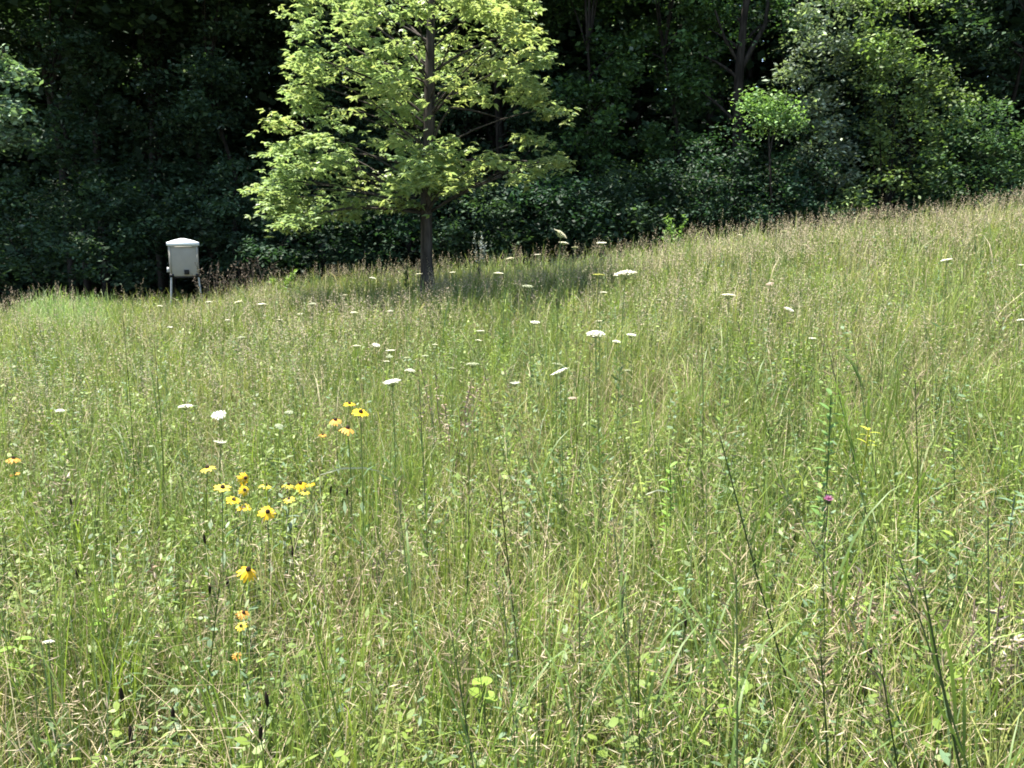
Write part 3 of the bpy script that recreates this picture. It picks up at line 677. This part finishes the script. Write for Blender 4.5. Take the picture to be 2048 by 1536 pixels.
GAPS = [(635, 62, 66, 36), (655, 203, 62, 22), (1020, 215, 40, 22), (575, 215, 30, 16), (985, 250, 95, 36), (1075, 275, 50, 28), (1100, 375, 60, 25), (930, 140, 26, 14), (760, 150, 24, 12), (690, 330, 24, 9), (600, 300, 26, 8), (1000, 110, 22, 12), (900, 60, 14, 24), (722, 205, 28, 38), (985, 292, 45, 14), (800, 60, 18, 22), (930, 30, 20, 12), (720, 385, 20, 10), (1060, 300, 30, 12), (600, 160, 0, 0), (870, 170, 20, 40)]
random.seed(21)
c0 = at_y(855, 560, TY); base = Vector((c0.x, TY, tz(c0.x, TY)-.05))
yt = tag(empty('young_tree', base), 'young tree with sunlit yellow-green leaves standing alone at the meadow edge', 'tree')
def tp(px, py, dy=0.0):
    q = at_y(px, py, TY+dy); return q-base
mb = MB()
tpts = [tp(856, 590), tp(855, 560), tp(853, 520), tp(853, 460), tp(852, 400), tp(853, 340), tp(858, 270), tp(859, 200), tp(860, 120), tp(862, 40), tp(866, -60), tp(862, -180), tp(866, -300)]
trad = [.19, .135, .115, .108, .104, .10, .11, .10, .085, .07, .055, .035, .012]
mb.tube(tpts, trad, (.1, .1, .1), 10)
trunk = mb.build('trunk', M['bark'], yt, True)
lm = MB(); lf = MB()
# sun-facing pale limb on the right
for (a, b, r) in (((862, 290), (900, 215), .035), ((900, 215), (1010, 240), .02), ((856, 330), (1120, 330), .03), ((855, 345), (640, 300), .03), ((858, 240), (640, 120), .03), ((858, 150), (1060, 60), .028)):
    noisy_limb(lm, tp(*a), tp(b[0], b[1], random.uniform(-.3, .3)), r, r*.35, 6, .05)
targets = []
while len(targets) < 265:
    px = random.uniform(490, 1145); py = random.uniform(-360, 450)
    if not inpoly(px, py, OUT): continue
    if any(b > 0 and ((px-a)/c)**2+((py-b)/d)**2 < 1 for (a, b, c, d) in GAPS if c): 
        continue
    right_low = px > 925 and py > 235
    if right_low and random.random() < .86: continue
    if py < -60 and random.random() < .72: continue
    if py < -150: continue
    hw = 3.0*math.sqrt(max(0.05, 1-((px-840)/340)**2))
    dy = random.uniform(-1, 1)*hw*(.85 if py > -150 else .6)
    if dy < .3 and abs(px-857) < 24 and 90 < py < 280: dy = random.uniform(.3, 2)
    targets.append((px, py, dy))
# outline tufts keep the ragged edge
for (px, py) in OUT[:31]:
    for _ in range(3): targets.append((px+random.uniform(-8, 8)+(840-px)*.03, py+random.uniform(-8, 8), random.uniform(-.8, .8)))
for _ in range(16): targets.append((random.uniform(800, 925), random.uniform(285, 372), random.uniform(-1.5, -.3)))
trz = np.array([p.z for p in tpts])
def trunk_at(z):
    i = int(np.clip(np.searchsorted(trz, z)-1, 0, len(trz)-2)); s = (z-trz[i])/(trz[i+1]-trz[i]); return tpts[i].lerp(tpts[i+1], min(max(s, 0), 1))
for (px, py, dy) in targets:
    px = 840+(px-840)*.93; c = tp(px, py, dy); out = Vector((c.x, c.y, 0)); hd = out.length; out = out.normalized() if hd > .05 else Vector((1, 0, 0))
    if random.random() < .2:
        zs = min(max(c.z-hd*random.uniform(.35, .7), 1.75), trz[-1]-.2); a = trunk_at(zs)
        noisy_limb(lm, a, c, .012+.012*hd/3, .004, 5, .06)
    n = 15; yel = np.clip(random.gauss(.22+.25*(px > 900)-.1*(px < 700), .25), 0, 1)  # backlight painted into the leaf colour: yellower on the right, less on the left
    tw = rng.normal(0, 1, (n, 3))*np.array((.17, .17, .07)); tw[:, 2] -= (tw[:, 0]**2+tw[:, 1]**2)*.55
    C = np.array(c)+tw
    K = 6; rep = np.repeat(np.arange(n), K); a0 = rng.uniform(0, 6.28, n)
    an = a0[rep]+np.tile((np.arange(K)-2.5)*.62, n)+rng.normal(0, .12, n*K)
    D = np.stack([np.cos(an)+out.x*.5, np.sin(an)+out.y*.5, rng.uniform(-.75, .15, n*K)], 1)
    Sd = np.stack([-np.sin(an), np.cos(an), rng.normal(0, .3, n*K)], 1)
    L = rng.uniform(.085, .155, n*K)
    base_c = mixc((.235, .335, .155), (.34, .385, .16), np.clip(yel+rng.normal(0, .18, n*K), 0, 1))
    leaves(lf, C[rep], D, Sd, L, L*.48, base_c*rng.uniform(.8, 1.15, n*K)[:, None], .07)
lm.build('limbs', M['bark'], yt)
lf.build('crown', M['tree_leaf'], yt)
print('tree leaves', lf.n//4)

def trunk_start(pts, c):
    z = max(.2, min(c.z-random.uniform(.5, 1.6), pts[-1].z))
    for i in range(len(pts)-1):
        if pts[i].z <= z <= pts[i+1].z: return pts[i].lerp(pts[i+1], (z-pts[i].z)/max(pts[i+1].z-pts[i].z, .01))
    return pts[1]
def wood_tree(name, lab, px, Y, lobes, c1, c2, leafL=.15, dens=1.0, trunk_r=.14, ground_py=None, top=None, trunk_pts=None, group=None, shrub=False, silver=0.0):
    """lobes: (px, py, half-width px, half-height px, depth offset)"""
    p = at_y(px, 500, Y); b = Vector((p.x, Y, tz(p.x, Y)-.05)); t = tag(empty(name, b), lab, 'shrub' if shrub else 'tree', group)
    m = MB(); lf = MB(); k = Y/FPX
    if trunk_pts: pts = [at_y(a, c, Y)-b for (a, c) in trunk_pts]; pts = [Vector((pts[0].x, pts[0].y, 0))]+pts
    else:
        zt = (top if top else 6.0); pts = [Vector((0, 0, 0)), Vector((random.gauss(0, .15), random.gauss(0, .15), zt*.3)), Vector((random.gauss(0, .3), random.gauss(0, .3), zt*.65)), Vector((random.gauss(0, .4), random.gauss(0, .4), zt))]
    m.tube(pts, [trunk_r*(1-.7*i/(len(pts)-1)) for i in range(len(pts))], (.05,)*3, 7)
    for (lx, ly, hw, hh, dd) in lobes:
        c = at_y(lx, ly, Y+dd)-b; rw = hw*(Y+dd)/FPX; rh = hh*(Y+dd)/FPX; rd = min(rw, 1.9)
        a = pts[min(len(pts)-1, max(1, int(len(pts)*.5)))]
        noisy_limb(m, trunk_start(pts, c), c, trunk_r*.3, trunk_r*.08, 5, .05)
        ncl = max(7, int(rw*rh*13*dens)+5)
        for _ in range(ncl):
            u = rdir(1)[0]; rr = rng.uniform(.35, 1)**.5; cc = np.array(c)+u*rr*np.array((rw, rd, rh))
            cf = rng.uniform(.5, 1.75); n = int(rng.integers(50, 95)); sig = rng.uniform(.13, .30)
            C = cc+rng.normal(0, 1, (n, 3))*np.array((sig, sig, sig*.55)); C[:, 2] -= ((C[:, 0]-cc[0])**2+(C[:, 1]-cc[1])**2)*.5
            D = rdir(n, -.8, .4); Sd = rdir(n, -.35, .35); L = rng.uniform(.7, 1.25, n)*leafL*rng.uniform(.75, 1.35)
            col = mixc(c1, c2, np.clip(rng.normal(.5, .3, n), 0, 1))*cf
            if silver > 0:
                s = rng.uniform(0, 1, n) < silver; col[s] = (.13, .16, .12)
            leaves(lf, C, D, Sd, L, L*.55, col, .08)
    m.build('trunk' if not shrub else 'stems', M['dark_bark'], t)
    lf.build('crown' if not shrub else 'foliage', M['wood_leaf'], t); t['n'] = lf.n//4; del t['n']
    return lf.n//4
random.seed(33); total = 0
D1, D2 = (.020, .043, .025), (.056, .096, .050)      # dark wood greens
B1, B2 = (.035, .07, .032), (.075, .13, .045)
def col_lobes(px, top_py, bot_py, w, n=9, jitter=.6):
    L = []
    for i in range(n):
        f = (i+.5)/n; py = bot_py+(top_py-bot_py)*f
        L.append((px+random.uniform(-1, 1)*w*jitter, py+random.gauss(0, 15), w*random.uniform(.5, .85), random.uniform(38, 62), random.uniform(-1.0, 1.0)))
    return L
TREES = [
 ('left_tree', 'tree', -20, 21, [(-50, 150, 80, 50, 0), (15, 130, 44, 34, -.4), (25, 205, 50, 24, -.6), (-60, 260, 80, 30, 0), (0, 270, 50, 18, -.2), (-120, 40, 90, 50, 0)], (.09, .15, .09), (.20, .28, .18), 'tree with pale lit leaves reaching in from the left edge', .15, .12),
 ('t', 'tree', 170, 25, col_lobes(160, -330, 500, 120, 13), D1, D2, 'dark leafy tree at the left, right of the pale lit branches', .15, .03),
 ('t', 'tree', 330, 27, col_lobes(330, -330, 480, 120, 13), D1, D2, 'dark tree rising straight behind the feeder', .15, .03),
 ('t', 'tree', 470, 25.5, col_lobes(480, -330, 480, 110, 13), D1, D2, 'dark tree between the feeder and the young tree', .15, .02),
 ('t', 'tree', 640, 26, col_lobes(650, -330, 480, 110, 13), D1, D2, 'dark tree behind the left half of the young tree', .15, .02),
 ('t', 'tree', 830, 27, col_lobes(830, -330, 460, 110, 13), D1, D2, 'dark tree straight behind the young tree trunk', .15, .02),
 ('t', 'tree', 1000, 26, col_lobes(1010, -330, 440, 110, 13), D1, D2, 'dark tree behind the right half of the young tree', .15, .02),
 ('t', 'tree', 1180, 24.5, col_lobes(1180, -300, 430, 100, 12), (.02, .045, .02), (.07, .13, .04), 'mid-dark tree just right of the young tree', .14, .03),
 ('t', 'tree', 1330, 25, col_lobes(1330, -300, 420, 95, 12), B1, B2, 'mid-green tree left of the forked dark trunk', .14, .04),
 ('t', 'tree', 1560, 27.5, col_lobes(1570, -300, 380, 100, 11), D1, D2, 'dark tree behind the small bright green bough', .15, .03),
 ('t', 'tree', 1760, 28, col_lobes(1760, -300, 340, 110, 11), D1, D2, 'dark tree behind the large bright shrub at right', .15, .03),
 ('t', 'tree', 1980, 26.5, col_lobes(1985, -300, 340, 110, 11), D1, D2, 'tall dark tree in the upper right corner', .15, .05),
 ('t', 'tree', 2200, 24, col_lobes(2200, -300, 340, 110, 11), D1, D2, 'dark tree standing just past the right edge', .15, .03),
]
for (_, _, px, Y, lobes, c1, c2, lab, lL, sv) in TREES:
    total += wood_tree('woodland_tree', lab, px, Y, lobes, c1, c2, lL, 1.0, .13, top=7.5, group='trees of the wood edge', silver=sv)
# forked trunk
total += wood_tree('forked_tree', 'dark tree with a visible forked trunk in the upper right', 1478, 23.5,
    [(1420, 60, 60, 50, .5), (1540, 40, 60, 50, .6), (1430, -80, 90, 60, 0), (1560, -100, 90, 60, 0), (1380, 170, 40, 30, .6), (1400, 110, 40, 30, .4), (1450, 20, 40, 20, .8)], B1, (.08, .15, .05), .14, .55, .19, trunk_pts=[(1476, 330), (1476, 200), (1480, 120), (1488, 40), (1500, -60), (1510, -180)], silver=.06)
fk = [o for o in S.objects if o.name.startswith('forked_tree')][0]; fb = Vector(fk.location)
m = MB(); m.tube([at_y(1481, 140, 23.5)-fb, at_y(1502, 100, 23.5)-fb, at_y(1530, 50, 23.6)-fb, at_y(1545, -60, 23.8)-fb], [.09, .07, .06, .03], (.05,)*3, 6)
m.tube([at_y(1474, 120, 23.5)-fb, at_y(1450, 80, 23.4)-fb, at_y(1430, 20, 23.4)-fb], [.05, .04, .025], (.05,)*3, 6); m.build('limbs', M['dark_bark'], fk)
SHR = [
 (60, 20.8, [(40, 480, 90, 55, 0), (120, 520, 80, 50, 0), (-30, 420, 80, 60, .4), (60, 400, 70, 50, .6), (-60, 530, 90, 60, 0)], D1, D2, 'dark low shrub at the far left behind the bright grass', .13, .02),
 (230, 22.5, [(210, 470, 80, 50, 0), (270, 520, 70, 50, 0), (180, 390, 80, 60, .5), (290, 430, 60, 50, .3)], D1, D2, 'dark shrub just left of the feeder', .13, .03),
 (420, 23, [(330, 470, 50, 50, .8), (430, 490, 70, 55, 0), (400, 410, 80, 50, .5), (470, 440, 60, 50, 0)], D1, D2, 'dark shrub just right of the feeder', .13, .03),
 (580, 21.5, [(560, 500, 70, 45, 0), (640, 490, 80, 50, 0), (600, 430, 80, 50, .3), (690, 450, 60, 50, 0)], D1, (.018, .042, .02), 'dark shrub below the left boughs of the young tree', .13, .02),
 (760, 21.5, [(750, 490, 80, 50, 0), (800, 450, 70, 50, .4), (720, 430, 60, 40, .6)], D1, (.018, .042, .02), 'dark shrub just left of the young tree trunk', .13, .03),
 (920, 21.3, [(900, 470, 60, 50, .3), (960, 430, 80, 50, 0), (920, 390, 70, 40, .6), (980, 480, 70, 40, 0)], D1, D2, 'dark shrub just right of the young tree trunk', .13, .03),
 (1080, 21, [(1070, 400, 90, 55, 0), (1130, 440, 80, 50, 0), (1040, 470, 70, 40, .2), (1130, 370, 60, 40, .4)], D1, (.016, .042, .024), 'rounded dark shrub behind the tallest lace flowers', .13, .02),
 (1250, 21.5, [(1230, 440, 80, 55, 0), (1290, 400, 70, 60, .3), (1200, 380, 60, 50, .6), (1300, 460, 60, 40, 0)], D1, D2, 'dark shrub between the lace flowers and the green sapling', .13, .02),
 (1420, 21.5, [(1400, 400, 70, 55, 0), (1460, 380, 70, 55, 0), (1370, 350, 60, 50, .4), (1440, 310, 60, 50, .5), (1490, 430, 60, 40, 0)], D1, (.024, .055, .03), 'bluish dark shrub under the forked trunk', .12, .08),
 (1560, 21.5, [(1550, 390, 70, 50, 0), (1600, 350, 60, 50, .2), (1530, 330, 60, 40, .6), (1620, 420, 60, 35, 0)], D1, (.026, .06, .03), 'dark shrub with pale specks under the bright green bough', .12, .10),
 (1640, 22, [(1620, 120, 45, 60, 0), (1650, 40, 45, 50, .2), (1610, 190, 38, 50, 0), (1660, 230, 45, 45, 0), (1640, 290, 50, 50, .1), (1690, 330, 45, 45, .2), (1700, 120, 40, 50, .5)], (.13, .18, .12), (.27, .32, .23), 'tall shrub with grey-green leaves silvered by glare on the right', .12, .35),  # glare and strong light put into these pale leaf colours
 (1535, 21.4, [(1520, 200, 28, 22, 0), (1550, 215, 30, 24, 0), (1575, 235, 18, 14, 0), (1540, 240, 30, 12, 0)], (.14, .24, .09), (.22, .34, .13), 'small bright green bough right of the forked trunk', .11, .03),
 (1800, 21.5, [(1700, -40, 70, 50, .8), (1820, -10, 60, 40, .9), (1740, 80, 50, 40, .3), (1800, 110, 60, 38, 0), (1850, 140, 45, 40, 0), (1760, 150, 45, 40, 0), (1870, 230, 70, 60, .3), (1790, 240, 60, 50, .3), (1820, 330, 80, 55, .2), (1740, 380, 60, 50, 0), (1700, 430, 50, 30, 0)], (.08, .13, .055), (.18, .245, .09), 'large bright green shrub on the right with sunlit top', .12, .05),
 (1960, 20.8, [(1960, 240, 60, 45, .2), (2010, 280, 50, 40, 0), (1930, 320, 70, 50, 0), (2000, 360, 70, 45, 0), (2060, 320, 60, 60, .2), (1900, 390, 70, 35, 0)], (.035, .075, .035), (.075, .13, .05), 'rounded green shrub at the right edge below the tall dark tree', .12, .04),
]
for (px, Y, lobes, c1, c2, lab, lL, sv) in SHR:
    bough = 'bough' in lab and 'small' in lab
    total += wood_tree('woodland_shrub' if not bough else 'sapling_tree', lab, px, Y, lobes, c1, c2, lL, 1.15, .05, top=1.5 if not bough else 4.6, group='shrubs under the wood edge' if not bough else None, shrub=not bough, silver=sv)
print('wood leaves', total)
# deep wood behind: nobody could count it
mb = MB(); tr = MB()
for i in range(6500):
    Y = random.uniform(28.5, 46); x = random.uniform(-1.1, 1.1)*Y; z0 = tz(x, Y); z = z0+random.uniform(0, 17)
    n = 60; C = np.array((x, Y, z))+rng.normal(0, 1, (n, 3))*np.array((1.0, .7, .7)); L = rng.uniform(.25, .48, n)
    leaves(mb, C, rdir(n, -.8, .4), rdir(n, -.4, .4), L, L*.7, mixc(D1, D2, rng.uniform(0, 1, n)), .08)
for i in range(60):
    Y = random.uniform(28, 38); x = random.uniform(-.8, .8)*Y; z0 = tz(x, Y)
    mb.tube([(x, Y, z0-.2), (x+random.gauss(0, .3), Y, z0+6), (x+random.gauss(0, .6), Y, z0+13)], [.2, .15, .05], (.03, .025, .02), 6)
# canopy roof over the wood, added to shut out sky light
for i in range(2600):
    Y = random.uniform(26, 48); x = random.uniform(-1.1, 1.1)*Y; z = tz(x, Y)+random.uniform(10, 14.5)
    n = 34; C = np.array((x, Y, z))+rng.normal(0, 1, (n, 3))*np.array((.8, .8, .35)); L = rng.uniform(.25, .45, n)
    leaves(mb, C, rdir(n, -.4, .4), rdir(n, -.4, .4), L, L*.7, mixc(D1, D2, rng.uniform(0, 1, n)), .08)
for i in range(420):      # unseen overhead foliage, added to shade the shrubs below
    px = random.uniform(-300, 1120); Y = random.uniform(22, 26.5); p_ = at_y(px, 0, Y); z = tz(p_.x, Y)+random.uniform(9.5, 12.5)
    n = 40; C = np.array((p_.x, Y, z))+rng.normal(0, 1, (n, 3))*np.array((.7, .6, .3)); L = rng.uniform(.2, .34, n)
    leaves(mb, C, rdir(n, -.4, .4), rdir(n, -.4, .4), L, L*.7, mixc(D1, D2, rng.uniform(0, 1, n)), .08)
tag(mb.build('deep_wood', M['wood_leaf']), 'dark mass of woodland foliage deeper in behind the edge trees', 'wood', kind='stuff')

# ------------------------------------------------------------------ plants standing along the crest
random.seed(41)
def crest_plant(name, lab, cat, px, py_top, py_bot, Y, n, c, L, wpx, mat='herb'):
    a = at_y(px, py_top, Y); b = Vector((a.x, Y, tz(a.x, Y))); t = tag(empty(name, b), lab, cat); h = a.z-b.z; w = wpx*Y/FPX
    m = MB(); lf = MB()
    for i in range(n):
        e = Vector((random.uniform(-w, w), random.uniform(-w, w)*.6, h*random.uniform(.7, 1.05))); m.tube(curve(Vector((0, 0, 0)), e, 4, .05), .006, np.array(c)*.6, 4)
        k = 40; hh = rng.uniform(.25, 1, k); C0 = np.stack([hh*e.x, hh*e.y, hh*e.z], 1)
        leaves(lf, C0, rdir(k, -.1, .9), rdir(k, -.3, .3), rng.uniform(.7, 1.3, k)*L, rng.uniform(.7, 1.2, k)*L*.3, np.array(c)[None]*rng.uniform(.75, 1.2, (k, 1)))
    m.build('stem', M['herb'], t); lf.build('leaves', M[mat], t)
crest_plant('green_sapling', 'fresh light green sapling poking up from the crest against the wood', 'sapling', 1355, 428, 475, 19.2, 8, (.16, .28, .07), .12, 28)
crest_plant('pale_bush', 'pale blue-white flowering weed right of the young tree trunk', 'weed', 960, 465, 515, 19.6, 6, (.30, .36, .36), .07, 14, 'petal')
crest_plant('dark_weed', 'slim dark weed standing just left of the tree foot', 'weed', 812, 535, 570, 15.5, 2, (.05, .08, .04), .08, 4)
crest_plant('dark_weed', 'slim dark weed standing right of the tree foot below the pale one', 'weed', 955, 505, 555, 17, 2, (.06, .09, .04), .08, 5)
crest_plant('green_clump', 'bright green weed clump on the crest left of the tree', 'weed', 560, 540, 575, 18, 7, (.16, .25, .06), .12, 26)
def brush(lab, px, py, Y, n, w, h, col):
    a = at_y(px, py, Y); b = Vector((a.x, Y, tz(a.x, Y)-.05)); t = tag(empty('dead_brush', b), lab, 'brush'); m = MB(); lf = MB()
    for i in range(n):
        s = Vector((random.uniform(-w, w), random.uniform(-.5, .5), 0)); e = s+Vector((random.gauss(0, .3), random.gauss(0, .3), h*random.uniform(.5, 1.1)))
        noisy_limb(m, s, e, .008, .003, 4, .1)
        k = 16; hh = rng.uniform(.3, 1, k); s_ = np.array(s); e_ = np.array(e)
        leaves(lf, s_+(e_-s_)*hh[:, None], rdir(k), rdir(k), rng.uniform(.03, .09, k), rng.uniform(.015, .04, k), np.array(col)[None]*rng.uniform(.6, 1.2, (k, 1)))
    m.build('twigs', M['bark'], t); lf.build('dry_leaves', M['seed'], t)
brush('brown dead brush between the feeder and the young tree', 480, 560, 19.6, 60, .9, 1.1, (.13, .105, .08))
brush('brown dead stems at the foot of the feeder', 360, 590, 20.6, 34, .9, .7, (.14, .11, .08))
